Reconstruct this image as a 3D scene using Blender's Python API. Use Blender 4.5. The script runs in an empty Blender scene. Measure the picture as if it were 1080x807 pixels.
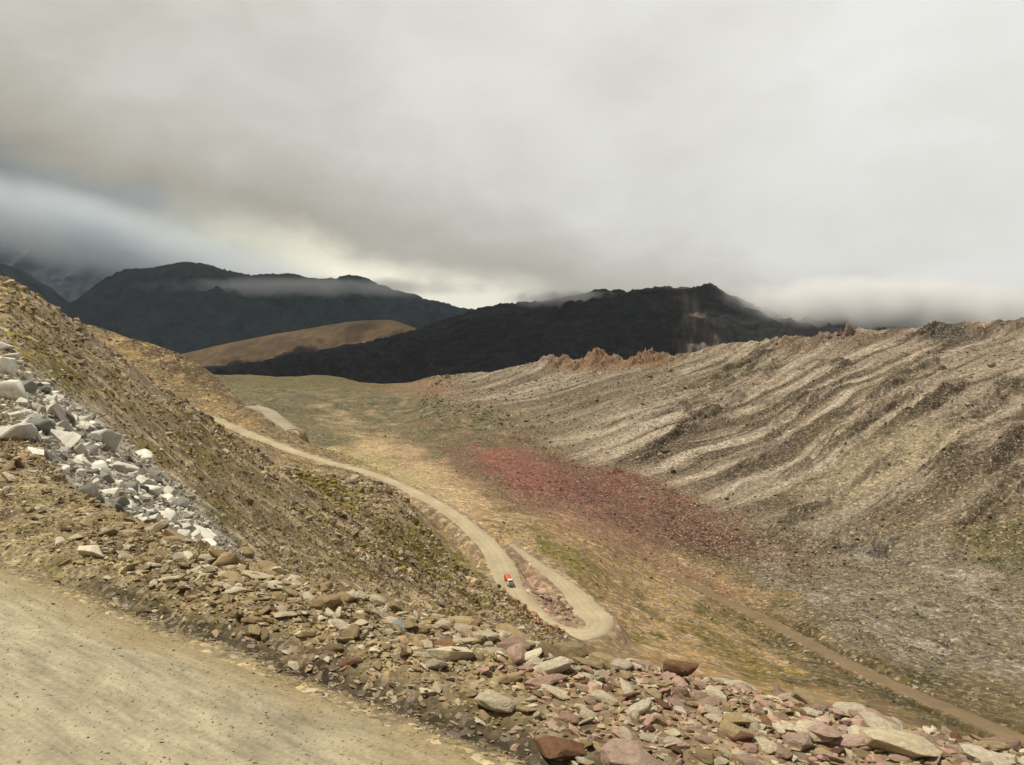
import bpy, bmesh, math
import numpy as np
from mathutils import Vector, Matrix
rng = np.random.default_rng(7)
R = math.radians
sc = bpy.context.scene
COL = sc.collection

# ------------------------------------------------------------------ camera
F = 816.0; CX, CY = 540.0, 403.5; PITCH = R(3.75); CAMZ = 2.4
cp, sp = math.cos(PITCH), math.sin(PITCH)
cam = bpy.data.cameras.new('camera'); camo = bpy.data.objects.new('camera', cam); COL.objects.link(camo)
cam.sensor_fit = 'HORIZONTAL'; cam.sensor_width = 36.0; cam.lens = 36.0 * F / 1080.0
cam.clip_start = 0.1; cam.clip_end = 60000
camo.location = (0, 0, CAMZ); camo.rotation_euler = (math.pi/2 - PITCH, 0, 0)
sc.camera = camo

def P(px, py, y):
    u = (px-CX)/F; v = (py-CY)/F
    k = cp - v*sp
    return y*u/k, y, CAMZ + y*(-sp - v*cp)/k
def proj(x, y, z):
    zz = z-CAMZ
    dep = y*cp - zz*sp
    up = y*sp + zz*cp
    return CX + F*x/dep, CY - F*up/dep

# ------------------------------------------------------------------ numpy noise
def _h(ix, iy, seed):
    n = (ix.astype(np.int64)*374761393 + iy.astype(np.int64)*668265263 + seed*974711) & 0xffffffff
    n = ((n ^ (n >> 13))*1274126177) & 0xffffffff
    n = (n ^ (n >> 16)) & 0xffffff
    return n/float(0xffffff)
def gn(x, y, seed=0):
    x = np.asarray(x, float); y = np.asarray(y, float)
    ix = np.floor(x); iy = np.floor(y); fx = x-ix; fy = y-iy
    ux = fx*fx*fx*(fx*(fx*6-15)+10); uy = fy*fy*fy*(fy*(fy*6-15)+10)
    def g(i, j):
        a = _h(ix+i, iy+j, seed)*2*math.pi
        return np.cos(a)*(fx-i) + np.sin(a)*(fy-j)
    a = g(0,0); b = g(1,0); c = g(0,1); d = g(1,1)
    return ((a*(1-ux)+b*ux)*(1-uy) + (c*(1-ux)+d*ux)*uy)*1.5
def fbm(x, y, seed=0, o=5, h=0.5, l=2.03):
    s = 0; a = 1; t = 0
    for k in range(o):
        s = s + a*gn(x*l**k+17.3*k, y*l**k-9.1*k, seed+k); t += a; a *= h
    return s/t*1.6
def ridged(x, y, seed=0, o=5, h=0.5):
    s = 0; a = 1; t = 0
    for k in range(o):
        s = s + a*(1-np.abs(gn(x*2.1**k+7*k, y*2.1**k+3*k, seed+k))*2.0); t += a; a *= h
    return s/t
def sm(a, b, x):
    t = np.clip((x-a)/(b-a), 0, 1); return t*t*(3-2*t)
def lin(c):
    c = np.array(c, float)/255.0
    return np.where(c <= 0.04045, c/12.92, ((c+0.055)/1.055)**2.4)

def pchip(X, Y, x):
    """monotone cubic. X (n,) or (n,m); Y (n,m); x (k,) or (k,m) parameter -> (k,m)"""
    Y = np.asarray(Y, float); X = np.asarray(X, float)
    if Y.ndim == 1: return pchip(X, Y[:, None], x)[:, 0]
    h = np.diff(X); d = np.diff(Y, axis=0)/h[:, None]
    m = np.zeros_like(Y)
    a, b = d[:-1], d[1:]
    w1 = (2*h[1:]+h[:-1])[:, None]; w2 = (h[1:]+2*h[:-1])[:, None]
    ok = a*b > 0
    with np.errstate(divide='ignore', invalid='ignore'):
        m[1:-1] = np.where(ok, (w1+w2)/(w1/a + w2/b), 0)
    m[0] = d[0]; m[-1] = d[-1]
    i = np.clip(np.searchsorted(X, x)-1, 0, len(X)-2)
    t = ((x-X[i])/h[i])[:, None]; hh = h[i][:, None]
    return ((1+2*t)*(1-t)**2)*Y[i] + t*(1-t)**2*hh*m[i] + t*t*(3-2*t)*Y[i+1] + t*t*(t-1)*hh*m[i+1]

# ------------------------------------------------------------------ mesh helpers
def mesh_np(name, V, Fc, cols=None, smooth=True, extra=None):
    """V (n,3); Fc (m,3|4) int; cols (n,3)"""
    me = bpy.data.meshes.new(name)
    k = Fc.shape[1]
    me.vertices.add(len(V)); me.vertices.foreach_set('co', np.ascontiguousarray(V, dtype=np.float32).ravel())
    me.loops.add(Fc.size); me.loops.foreach_set('vertex_index', np.ascontiguousarray(Fc, dtype=np.int32).ravel())
    me.polygons.add(len(Fc)); me.polygons.foreach_set('loop_start', np.arange(0, Fc.size, k, dtype=np.int32))
    me.polygons.foreach_set('loop_total', np.full(len(Fc), k, dtype=np.int32))
    me.polygons.foreach_set('use_smooth', np.full(len(Fc), smooth, dtype=bool))
    if cols is not None:
        a = me.color_attributes.new('cover', 'FLOAT_COLOR', 'POINT')
        c4 = np.ones((len(V), 4), np.float32); c4[:, :3] = cols
        a.data.foreach_set('color', c4.ravel())
    for nm, arr in (extra or {}).items():
        a = me.attributes.new(nm, 'FLOAT', 'POINT'); a.data.foreach_set('value', np.ascontiguousarray(arr, np.float32).ravel())
    me.update(calc_edges=True); me.validate()
    return me
def link(name, me, mat=None, parent=None):
    o = bpy.data.objects.new(name, me); COL.objects.link(o)
    if mat is not None and not me.materials: me.materials.append(mat)
    if parent: o.parent = parent
    return o
def grid_faces(nr, nc):
    i = np.arange(nr-1)[:, None]*nc + np.arange(nc-1)[None, :]
    i = i.ravel()
    return np.stack([i, i+1, i+nc+1, i+nc], 1)
def structure(o): o['kind'] = 'structure'; return o

# ------------------------------------------------------------------ materials
def new_mat(name):
    m = bpy.data.materials.new(name); m.use_nodes = True
    nt = m.node_tree; nt.nodes.clear()
    out = nt.nodes.new('ShaderNodeOutputMaterial'); b = nt.nodes.new('ShaderNodeBsdfPrincipled')
    b.inputs['Roughness'].default_value = 0.92; b.inputs['Specular IOR Level'].default_value = 0.25
    nt.links.new(b.outputs[0], out.inputs[0])
    return m, nt, b
def N(nt, t, **k):
    n = nt.nodes.new(t)
    for a, v in k.items():
        if hasattr(n, a): setattr(n, a, v)
        else: n.inputs[a].default_value = v
    return n
def mth(nt, op, a, b=None, c=None):
    n = nt.nodes.new('ShaderNodeMath'); n.operation = op
    for i, v in enumerate((a, b, c)):
        if v is None: continue
        if isinstance(v, (int, float)): n.inputs[i].default_value = v
        else: nt.links.new(v, n.inputs[i])
    return n.outputs[0]
def ramp(nt, fac, pts):
    r = nt.nodes.new('ShaderNodeValToRGB'); e = r.color_ramp.elements
    while len(e) < len(pts): e.new(0.5)
    for i, (p, c) in enumerate(pts):
        e[i].position = p; e[i].color = (c, c, c, 1) if isinstance(c, (int, float)) else (*c, 1)
    if fac is not None: nt.links.new(fac, r.inputs[0])
    return r.outputs[0]
def mulc(nt, col, fac):
    n = nt.nodes.new('ShaderNodeVectorMath'); n.operation = 'SCALE'
    nt.links.new(col, n.inputs[0]); nt.links.new(fac, n.inputs['Scale'])
    return n.outputs[0]
def mixc(nt, f, a, b):
    n = nt.nodes.new('ShaderNodeMix'); n.data_type = 'RGBA'
    for i, v in ((0, f), (6, a), (7, b)):
        if isinstance(v, (int, float)): n.inputs[i].default_value = v
        elif isinstance(v, (tuple, list, np.ndarray)): n.inputs[i].default_value = (*[float(q) for q in v], 1)
        else: nt.links.new(v, n.inputs[i])
    return n.outputs[2]

def mat_ground(name, s_near=2.6, s_far=0.8, lo=0.55, hi=1.6, bump=0.6, dist=0.25, stone=0.5):
    m, nt, b = new_mat(name)
    tc = N(nt, 'ShaderNodeTexCoord').outputs['Object']
    att = N(nt, 'ShaderNodeAttribute', attribute_name='cover').outputs['Color']
    far = N(nt, 'ShaderNodeAttribute', attribute_name='farness').outputs['Fac']
    vn = N(nt, 'ShaderNodeTexVoronoi', Scale=s_near); vf = N(nt, 'ShaderNodeTexVoronoi', Scale=s_far)
    wob = N(nt, 'ShaderNodeTexNoise', Scale=s_near*0.8, Detail=3.0)
    nt.links.new(tc, wob.inputs['Vector'])
    add = N(nt, 'ShaderNodeVectorMath', operation='MULTIPLY_ADD'); nt.links.new(wob.outputs['Color'], add.inputs[0])
    add.inputs[1].default_value = (0.6/s_near,)*3; nt.links.new(tc, add.inputs[2])
    nt.links.new(add.outputs[0], vn.inputs['Vector']); nt.links.new(tc, vf.inputs['Vector'])
    sepn = N(nt, 'ShaderNodeSeparateColor'); sepf = N(nt, 'ShaderNodeSeparateColor')
    nt.links.new(vn.outputs['Color'], sepn.inputs[0]); nt.links.new(vf.outputs['Color'], sepf.inputs[0])
    cell = mixc(nt, far, vn.outputs['Color'], vf.outputs['Color'])
    sep = N(nt, 'ShaderNodeSeparateColor'); nt.links.new(cell, sep.inputs[0])
    nz = N(nt, 'ShaderNodeTexNoise', Scale=s_far*0.25, Detail=12.0, Roughness=0.72); nt.links.new(tc, nz.inputs['Vector'])
    v1 = ramp(nt, nz.outputs['Fac'], [(0.3, lo), (0.5, 1.0), (0.7, hi)])
    v2 = ramp(nt, sep.outputs[0], [(0.0, 1-stone*0.7), (0.55, 1.0), (0.8, 1.0+stone*0.5), (1.0, 1+stone*1.6)])
    v = mth(nt, 'MULTIPLY', v1, v2)
    c = mulc(nt, att, v)
    # a few cells are bare pale stone instead of tinted earth
    sel = ramp(nt, sep.outputs[1], [(0.72, 0.0), (0.8, stone)])
    grey = mulc(nt, N(nt, 'ShaderNodeRGB').outputs[0], v)
    nt.nodes[-1]
    for n in nt.nodes:
        if n.bl_idname == 'ShaderNodeRGB': n.outputs[0].default_value = (0.26, 0.22, 0.17, 1)
    c = mixc(nt, sel, c, grey)
    nt.links.new(c, b.inputs['Base Color'])
    hgt = mth(nt, 'ADD', nz.outputs['Fac'], mth(nt, 'MULTIPLY', sep.outputs[2], 0.25))
    bp = N(nt, 'ShaderNodeBump', Strength=bump, Distance=dist); nt.links.new(hgt, bp.inputs['Height'])
    nt.links.new(bp.outputs[0], b.inputs['Normal'])
    return m

def mat_rock(name, c1, c2, scale=6.0, per_object=True, bump=0.8, dist=0.03, contrast=(0.6, 1.3)):
    m, nt, b = new_mat(name)
    tc = N(nt, 'ShaderNodeTexCoord').outputs['Object']
    oi = N(nt, 'ShaderNodeObjectInfo').outputs['Random']
    nz = N(nt, 'ShaderNodeTexNoise', Scale=scale, Detail=10.0, Roughness=0.7, Distortion=0.4)
    nz.noise_dimensions = '4D'; nt.links.new(tc, nz.inputs['Vector'])
    nt.links.new(mth(nt, 'MULTIPLY', oi, 40.0), nz.inputs['W'])
    base = mixc(nt, oi if per_object else 0.5, c1, c2)
    v = ramp(nt, nz.outputs['Fac'], [(0.3, contrast[0]), (0.52, 1.0), (0.72, contrast[1])])
    r2 = mth(nt, 'FRACT', mth(nt, 'MULTIPLY', oi, 17.31))
    v = mth(nt, 'MULTIPLY', v, mth(nt, 'MULTIPLY_ADD', r2, 0.5, 0.72))
    nt.links.new(mulc(nt, base, v), b.inputs['Base Color'])
    bp = N(nt, 'ShaderNodeBump', Strength=bump, Distance=dist); nt.links.new(nz.outputs['Fac'], bp.inputs['Height'])
    nt.links.new(bp.outputs[0], b.inputs['Normal'])
    return m
def mat_cover(name, scale=8.0, lo=0.7, hi=1.35, dist=0.02):
    m, nt, b = new_mat(name)
    tc = N(nt, 'ShaderNodeTexCoord').outputs['Object']
    att = N(nt, 'ShaderNodeAttribute', attribute_name='cover').outputs['Color']
    nz = N(nt, 'ShaderNodeTexNoise', Scale=scale, Detail=8.0, Roughness=0.7); nt.links.new(tc, nz.inputs['Vector'])
    v = ramp(nt, nz.outputs['Fac'], [(0.3, lo), (0.5, 1.0), (0.7, hi)])
    nt.links.new(mulc(nt, att, v), b.inputs['Base Color'])
    bp = N(nt, 'ShaderNodeBump', Strength=0.4, Distance=dist); nt.links.new(nz.outputs['Fac'], bp.inputs['Height'])
    nt.links.new(bp.outputs[0], b.inputs['Normal'])
    return m
def mat_plain(name, c, rough=0.5, metal=0.0, dirt=0.25):
    m, nt, b = new_mat(name)
    tc = N(nt, 'ShaderNodeTexCoord').outputs['Object']
    nz = N(nt, 'ShaderNodeTexNoise', Scale=3.0, Detail=6.0); nt.links.new(tc, nz.inputs['Vector'])
    f = ramp(nt, nz.outputs['Fac'], [(0.45, 0.0), (0.75, dirt)])
    nt.links.new(mixc(nt, f, c, (0.3, 0.25, 0.18)), b.inputs['Base Color'])
    b.inputs['Roughness'].default_value = rough; b.inputs['Metallic'].default_value = metal
    return m

M_terr = mat_ground('valley_ground')
M_mtn = mat_ground('mountain_rock', s_near=0.05, s_far=0.02, bump=0.7, dist=8.0, stone=0.0, lo=0.55, hi=1.6)
M_verge = mat_ground('verge_earth', s_near=22.0, s_far=9.0, bump=0.7, dist=0.02, stone=0.5)

# ------------------------------------------------------------------ valley terrain: lofted through feature lines
PX = np.array([-500, 0, 100, 200, 300, 400, 500, 600, 700, 800, 900, 1080, 1600], float)
# per column: (distance, py) for lines A..L, near -> far
TAB = {
 -500:[(26,460),(40,380),(90,230),(180,240),(380,260),(500,270),(700,300),(900,330),(1200,340),(1600,350),(2000,360)],
 0:   [(14,495),(22,430),(95,300),(180,330),(380,345),(500,325),(700,370),(900,390),(1200,398),(1600,398),(2000,396)],
 100: [(9.0,560),(18,500),(110,364),(180,400),(420,398),(530,343),(650,395),(900,410),(1200,405),(1600,400),(2000,395)],
 200: [(7.5,605),(20,560),(150,433),(230,452),(430,428),(520,379),(620,450),(900,430),(1200,412),(1600,402),(2000,395)],
 300: [(6.9,640),(40,603),(180,500),(260,496),(350,474),(430,456),(550,482),(900,440),(1200,420),(1600,408),(2000,397)],
 400: [(6.4,665),(75,630),(165,570),(290,510),(320,508),(370,500),(480,502),(800,465),(1100,437),(1500,412),(2000,403)],
 500: [(5.9,690),(110,668),(180,632),(235,607),(270,580),(330,545),(480,515),(650,485),(900,452),(1150,424),(1600,396)],
 600: [(5.4,720),(140,700),(200,665),(235,635),(265,605),(320,570),(450,542),(560,520),(720,490),(1000,430),(1400,379)],
 700: [(5.1,750),(150,725),(205,690),(260,655),(320,622),(390,596),(450,570),(530,547),(620,520),(850,440),(1250,377)],
 800: [(4.9,775),(150,755),(190,718),(240,690),(290,664),(345,635),(400,606),(450,584),(500,565),(800,440),(1150,360)],
 900: [(4.7,795),(150,770),(180,742),(215,716),(260,684),(310,650),(370,615),(430,591),(480,575),(680,440),(1050,350)],
 1080:[(4.3,825),(150,795),(185,765),(220,736),(260,700),(300,660),(350,620),(400,584),(450,552),(600,440),(900,337)],
 1600:[(3.9,905),(150,880),(180,845),(210,800),(240,740),(280,690),(320,640),(370,590),(400,540),(520,430),(800,310)],
}
NL = 11
cols_px = np.concatenate([np.arange(-500, -40, 8), np.arange(-40, 1125, 1.45), np.arange(1126, 1600, 8)])
LY = np.array([[math.log(TAB[int(p)][k][0]) for p in PX] for k in range(NL)])
LP = np.array([[TAB[int(p)][k][1] for p in PX] for k in range(NL)], float)
ly = np.array([pchip(PX, LY[k], cols_px) for k in range(NL)])
lp = np.array([pchip(PX, LP[k], cols_px) for k in range(NL)])
seg = [34, 150, 60, 60, 60, 60, 50, 50, 140, 130]
tpar = np.concatenate([k + np.arange(n)/n for k, n in enumerate(seg)] + [[NL-1]])
# resample each column to depth/py by the line parameter
def col_interp(A):
    return pchip(np.arange(NL, dtype=float), A, tpar)
gly = col_interp(ly); gpy = col_interp(lp)
NR, NC = gly.shape
gpx = np.repeat(cols_px[None, :], NR, 0); gy = np.exp(gly)
X, Y, Z = P(gpx, gpy, gy)
# tail behind the skyline
back = []
for dy, dz in ((1.02, -6), (1.08, -40), (1.25, -140), (1.6, -260)):
    back.append((X[-1]*dy, Y[-1]*dy, Z[-1]+dz))
X = np.vstack([X]+[b[0][None] for b in back]); Y = np.vstack([Y]+[b[1][None] for b in back]); Z = np.vstack([Z]+[b[2][None] for b in back])
T = np.concatenate([tpar, [NL-1+q for q in (0.1, 0.3, 0.7, 1.2)]])
T2 = np.repeat(T[:, None], NC, 1); gpx = np.repeat(cols_px[None, :], len(T), 0); NR = len(T)
gpy0 = proj(X, Y, Z)[1]
spacing = Y/F*2.0
# relief at every wavelength the mesh can carry
right = sm(520, 680, gpx)*sm(7.6, 8.6, T2) + sm(440, 560, gpx)*sm(8.6, 9.3, T2)*(1-sm(520, 680, gpx)*sm(7.6, 8.6, T2))
right = np.clip(right, 0, 1)
left = (1-sm(430, 560, gpx))*(1-sm(2.2, 3.2, T2))
dz = np.zeros_like(Z)
lam = 400.0; k = 0
while lam > 0.2:
    w = sm(2.0, 4.0, lam/spacing)*sm(1.0, 0.5, lam/(Y*0.28))
    if w.max() > 0:
        mask = w > 0
        n = np.zeros_like(Z)
        n[mask] = gn(X[mask]/lam+3.1*k, Y[mask]/lam-1.7*k, 40+k)
        amp = lam*(0.045 + 0.012*left)*(1-.45*right)
        dz += n*w*amp
    lam /= 1.9; k += 1
# gullies and ribs running down the right-hand scree slope
q = -X*0.50 + Y*0.866; r = -X*0.866 - Y*0.50
wq = q + 20*gn(X/300, Y/300, 5) + 8*gn(X/70, Y/70, 6) + 3*gn(X/30, Y/30, 8)
rib = fbm(wq/46, r/900, 61, 5, 0.55)
rib2 = ridged(wq/95+3, r/800, 71, 4)
slope_w = right*sm(8.1, 9.0, T2)
dz += slope_w*(rib*6 + (rib2-0.5)*8)*np.clip(Y/900, .5, 1.2)*(1-0.55*sm(9.75, 10, T2))
# rock outcrops and jagged crest of the ridge
crag_noise = ridged(wq/26, r/75, 81, 5, 0.62)
crest = np.exp(-((T2-9.93)/0.09)**2)
crag_px = np.interp(gpx, [430, 560, 580, 700, 720, 800, 835, 900, 930, 990, 1040, 1200], [.1, .35, 1.25, 1.1, .5, .35, .9, .9, .5, .6, .3, .5])
spike = np.clip(.55*ridged(wq/34, r/120, 83, 5, 0.65)+.45*ridged(wq/13, r/60, 84, 4, .6)-0.22, 0, 1)*(.35+sm(-.3, .3, fbm(wq/60, r/300, 86, 3)))
dz += crest*right*crag_px*(spike*36 - 4)
def wfbm(x, y, seed, k=1.0, o=4):
    a = fbm(x/(3.5*k), y/(6*k), seed, o); b = fbm(x/(14*k), y/(24*k), seed+50, o); c = fbm(x/(42*k), y/(75*k), seed+90, o)
    w1 = sm(40, 130, y); w2 = sm(220, 520, y)
    return (a*(1-w1)+b*w1)*(1-w2)+c*w2
def blob_uv(cx, cy, rx, ry, ang=0, soft=0.5, nz=0.5, seed=0, scale=None):
    a = R(ang); dx = gpx-cx; dy = gpy0-cy
    u = (dx*math.cos(a)+dy*math.sin(a))/rx; v = (-dx*math.sin(a)+dy*math.cos(a))/ry
    s = scale or 0.045
    d = np.sqrt(u*u+v*v); m = d < 1+soft/2+nz*1.2
    out = np.zeros_like(d)
    if m.any(): out[m] = sm(1+soft/2, 1-soft/2, d[m] + nz*wfbm(X[m], Y[m], seed, .9, 3))
    return out
outs = [(1040,425,50,11,-35),(965,432,34,9,-30),(900,455,60,9,-32),(850,425,30,7,-30),(1000,480,22,8,-20),(1075,500,25,22,0),
        (770,395,40,6,-32),(880,520,60,7,-28),(720,455,60,5,-30),(950,400,40,6,-32),(1045,535,40,12,-18),(815,470,34,9,-33),(745,435,26,8,-33),(885,385,10,9,0),(990,515,30,10,-15),(1075,455,14,30,0)]
outc = np.zeros_like(Z)
for i, (a, b, c, d, e) in enumerate(outs): outc = np.maximum(outc, blob_uv(a, b, c*1.45, d*.9, e-3, 0.9, 1.1, 200+i)*(T2 < 9.9))
dz += outc*(crag_noise*15-4)*np.clip(Y/800, .4, 1)
# near hill: rocky crest
dz += left*np.exp(-((T2-2.0)/0.12)**2)*(np.clip(ridged(X/6, Y/9, 85, 4)-0.4, 0, 1)*3.0)*sm(330, 200, gpx)
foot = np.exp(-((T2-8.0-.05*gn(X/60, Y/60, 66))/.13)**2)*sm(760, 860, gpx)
dz -= 9*foot; dz += 11*np.exp(-((T2-7.5)/.28)**2)*sm(780, 880, gpx)
Z = Z + dz

def locate(px, py):
    """first visible point of the terrain for that direction"""
    c = np.argmin(np.abs(cols_px-px)); pyc = gpyf[:, c]
    i = int(np.argmax(pyc <= py))
    if i == 0: i = 1
    t = (pyc[i-1]-py)/max(pyc[i-1]-pyc[i], 1e-6); t = min(max(t, 0), 1)
    return np.array([X[i-1,c]*(1-t)+X[i,c]*t, Y[i-1,c]*(1-t)+Y[i,c]*t, Z[i-1,c]*(1-t)+Z[i,c]*t])

def smooth_path(pts, n=1, z_it=12, step=3.0):
    p = np.array(pts); d = np.concatenate([[0], np.cumsum(np.linalg.norm(np.diff(p[:, :2], axis=0), axis=1))])
    s = np.arange(0, d[-1], step)
    q = np.stack([pchip(d, p[:, k], s) for k in range(3)], 1)
    for _ in range(z_it):
        q[1:-1] = (q[:-2]+2*q[1:-1]+q[2:])/4
    return q
def carve(path, half, shoulder, depth=0.35):
    """blend the terrain to the road's level"""
    global Z
    lo = path.min(0)-half-shoulder-5; hi = path.max(0)+half+shoulder+5
    m = (X > lo[0]) & (X < hi[0]) & (Y > lo[1]) & (Y < hi[1])
    idx = np.nonzero(m); xs = X[idx]; ys = Y[idx]
    best = np.full(len(xs), 1e9); bz = np.zeros(len(xs))
    for a, b in zip(path[:-1], path[1:]):
        ab = b-a; L2 = ab[0]**2+ab[1]**2
        t = np.clip(((xs-a[0])*ab[0]+(ys-a[1])*ab[1])/L2, 0, 1)
        d = np.hypot(xs-a[0]-t*ab[0], ys-a[1]-t*ab[1]); k = d < best
        best[k] = d[k]; bz[k] = (a[2]+t*ab[2])[k]
    w = sm(half+shoulder, half+0.6, best)
    zt = bz - depth
    Z[idx] = Z[idx]*(1-w) + zt*w
    dist = np.full(X.shape, 1e9); dist[idx] = best
    return dist
gpyf = proj(X, Y, Z)[1]
upper_px = [(188,424),(205,432),(250,452),(290,468),(318,478),(350,488),(385,497),(415,508),(440,520),(473,538),(498,558),(518,578),(530,597),(537,615),(548,632),(565,650),(590,665),(612,669),(630,666),(634,656),(622,643),(609,630),(592,613),(574,599),(556,586),(538,573)]
# anchor the route in the world with a steady gradient
yy = np.interp([p[0] if i < 19 else 700 for i, p in enumerate(upper_px)], [188,205,250,290,318,350,385,415,440,473,498,518,530,537,548,565,590,612,630,700], [418,412,392,372,358,345,333,322,310,293,276,258,246,237,229,219,208,204,205,205])
yy = yy.copy(); tail = [207,213,224,235,246,253,259,265]; yy[-8:] = tail
road_pts = [np.array(P(px, py, y)) for (px, py), y in zip(upper_px, yy)]
RP = smooth_path(road_pts, z_it=4, step=2.5)
dist_road = carve(RP, 4.2, 5.0)
bend = [np.array(P(px, py, y)) for px, py, y in [(268,428,462),(278,431,458),(288,438,450),(300,447,440),(312,455,432)]]
BP = smooth_path(bend, z_it=2, step=3.0)
dist_bend = carve(BP, 4.5, 7.0)
gpyf = proj(X, Y, Z)[1]
trk = [(705,604),(740,622),(772,636),(805,652),(841,672),(876,690),(911,708),(947,724),(982,740),(1025,757),(1066,774),(1110,793)]
tp = []
for a, b in trk: tp.append(locate(a, b))
TP = smooth_path(tp, z_it=30, step=4.0)
dist_trk = carve(TP, 3.0, 6.0, 0.2)
# ditch banks beside the old track
Z -= 2.6*np.exp(-((dist_trk-7.0)/2.0)**2)*sm(760, 900, gpx)
gpyf = proj(X, Y, Z)[1]

# ---- ground cover colours (with shade painted along the scree foot)
def C(r, g, b, k=0.62): return lin((r, g, b))*k
colr = np.zeros(X.shape+(3,)); colr[:] = C(150, 128, 92)
def paint(w, c): 
    global colr
    colr = colr*(1-w[..., None]) + c*w[..., None]
n1 = wfbm(X, Y, 11, 1.0); n2 = wfbm(X, Y, 12, .4)
# valley head and saddle
w = sm(5.3, 6.5, T2)*(1-right)
paint(w, C(112, 102, 66)); paint(w*sm(-.1, .5, n1), C(84, 80, 48)); paint(w*sm(.1, .6, n2), C(150, 132, 98))
paint(blob_uv(360, 400, 190, 12, 2, .8, .4, 3)*sm(5.5, 6.5, T2), C(105, 95, 50))
paint(blob_uv(540, 415, 120, 10, 3, .8, .4, 4)*(1-right), C(150, 112, 82))
paint(blob_uv(420, 470, 110, 22, 12, .8, .5, 5)*sm(6, 7, T2), C(112, 104, 66))
# spur near the road, pale dry slope
paint(blob_uv(500, 540, 150, 26, 34, .8, .5, 6)*sm(3.5, 4.5, T2), C(200, 172, 128))
paint(blob_uv(400, 495, 60, 10, 22, .8, .5, 7)*sm(3.5, 4.5, T2), C(190, 170, 118))
# sunny lower right slope: ochre with olive streaks
w = blob_uv(740, 660, 270, 62, 28, .7, .35, 8)*sm(460, 520, gpx)
paint(w, C(174, 144, 96)); paint(w*sm(0.0, .45, n1), C(128, 112, 56)); paint(w*sm(.1, .6, n2), C(188, 160, 126))
paint(blob_uv(600, 590, 50, 12, 35, .8, .4, 9), C(136, 120, 56))
paint(blob_uv(800, 655, 80, 13, 30, .8, .4, 10), C(122, 106, 52))
paint(blob_uv(780, 690, 70, 10, 30, .8, .4, 20), C(134, 114, 58))
# olive bottom right
w = blob_uv(965, 728, 190, 46, 26, .9, .4, 11); paint(w, C(112, 94, 60)); paint(w*sm(0., .5, n1), C(86, 76, 40))
# moraine: grey-mauve rubble
w = blob_uv(960, 630, 190, 62, 22, .5, .35, 12); paint(w, C(132, 120, 96)); paint(w*sm(.0, .5, n2), C(92, 82, 70)); paint(w*sm(-.1, -.5, n1), C(166, 154, 136))
# reddish tint painted over the central valley ground
w = blob_uv(635, 525, 150, 32, 16, 1.5, .45, 13); paint(w, C(120, 72, 58)); paint(w*sm(.1, .5, n2), C(144, 94, 72))
w = blob_uv(545, 492, 42, 18, 20, .8, .45, 14); paint(w, C(140, 84, 66))
w = blob_uv(740, 560, 110, 20, 22, 1.3, .6, 15); paint(w*.8, C(108, 76, 58))
w = blob_uv(690, 590, 120, 14, 26, .8, .4, 16); paint(w*.7, C(160, 122, 92))
# right-hand scree slope
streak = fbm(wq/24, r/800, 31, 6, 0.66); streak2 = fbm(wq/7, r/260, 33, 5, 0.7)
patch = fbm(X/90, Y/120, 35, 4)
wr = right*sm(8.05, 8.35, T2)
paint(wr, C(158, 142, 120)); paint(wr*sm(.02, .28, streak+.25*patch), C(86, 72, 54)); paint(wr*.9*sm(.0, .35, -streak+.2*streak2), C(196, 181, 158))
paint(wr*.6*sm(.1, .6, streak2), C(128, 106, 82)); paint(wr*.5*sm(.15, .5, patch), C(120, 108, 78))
paint(wr*blob_uv(600, 430, 150, 24, -18, .8, .5, 17)*.6, C(120, 108, 84))
paint(wr*blob_uv(690, 475, 110, 10, -24, .7, .5, 18), C(96, 82, 60))
paint(wr*blob_uv(600, 463, 70, 5, -12, .7, .3, 19), C(196, 178, 150))
paint(wr*blob_uv(960, 480, 60, 12, -30, .8, .5, 21), C(180, 164, 130))
paint(wr*blob_uv(900, 500, 80, 26, -32, .8, .5, 22)*.7, C(170, 154, 124))
paint(wr*blob_uv(1000, 530, 110, 22, -20, .8, .5, 23)*.8, C(112, 96, 72))
paint(foot*.9, C(72, 62, 46))  # shade at the foot of the slope, painted into the ground colour
paint(outc*.65*sm(-.5, .3, fbm(wq/14, r/50, 99, 4)), C(72, 60, 46))
cw = np.exp(-((T2-9.9)/0.1)**2)*right
paint(np.clip(cw*crag_px*1.1, 0, 1)*sm(740, 690, gpx)*sm(560, 600, gpx), C(140, 106, 76))
paint(np.clip(cw*crag_px, 0, 1)*sm(790, 840, gpx), C(112, 88, 68))
paint(np.clip(cw*1.1, 0, 1)*sm(960, 985, gpx)*sm(1050, 1010, gpx), C(66, 58, 50))
# left hillside
wl = (1-sm(540, 620, gpx))*(1-sm(3.3, 3.8, T2))
paint(wl, C(154, 132, 96, .66)); paint(wl*sm(0, .5, n1), C(142, 126, 66, .7)); paint(wl*sm(.05, .5, n2), C(196, 172, 134, .72)); paint(wl*sm(.15, .6, -n2)*.7, C(98, 82, 58))
for i, (a, b, c, d, e) in enumerate([(60,400,40,14,35),(160,480,26,9,35),(235,545,30,12,35),(500,590,60,14,38),(345,515,40,10,30),(450,580,50,16,30),(215,480,30,8,35)]):
    paint(wl*blob_uv(a, b, c, d, e, .9, .6, 50+i)*.8, C(138, 122, 46))
paint(wl*blob_uv(130, 385, 90, 14, 36, .8, .5, 60)*.8, C(182, 160, 128))
paint(wl*blob_uv(570, 655, 40, 10, 35, .8, .5, 62)*.8, C(170, 120, 74))
paint(wl*blob_uv(105, 480, 175, 34, 37, .5, .3, 63)*.9, C(204, 198, 182))
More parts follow.
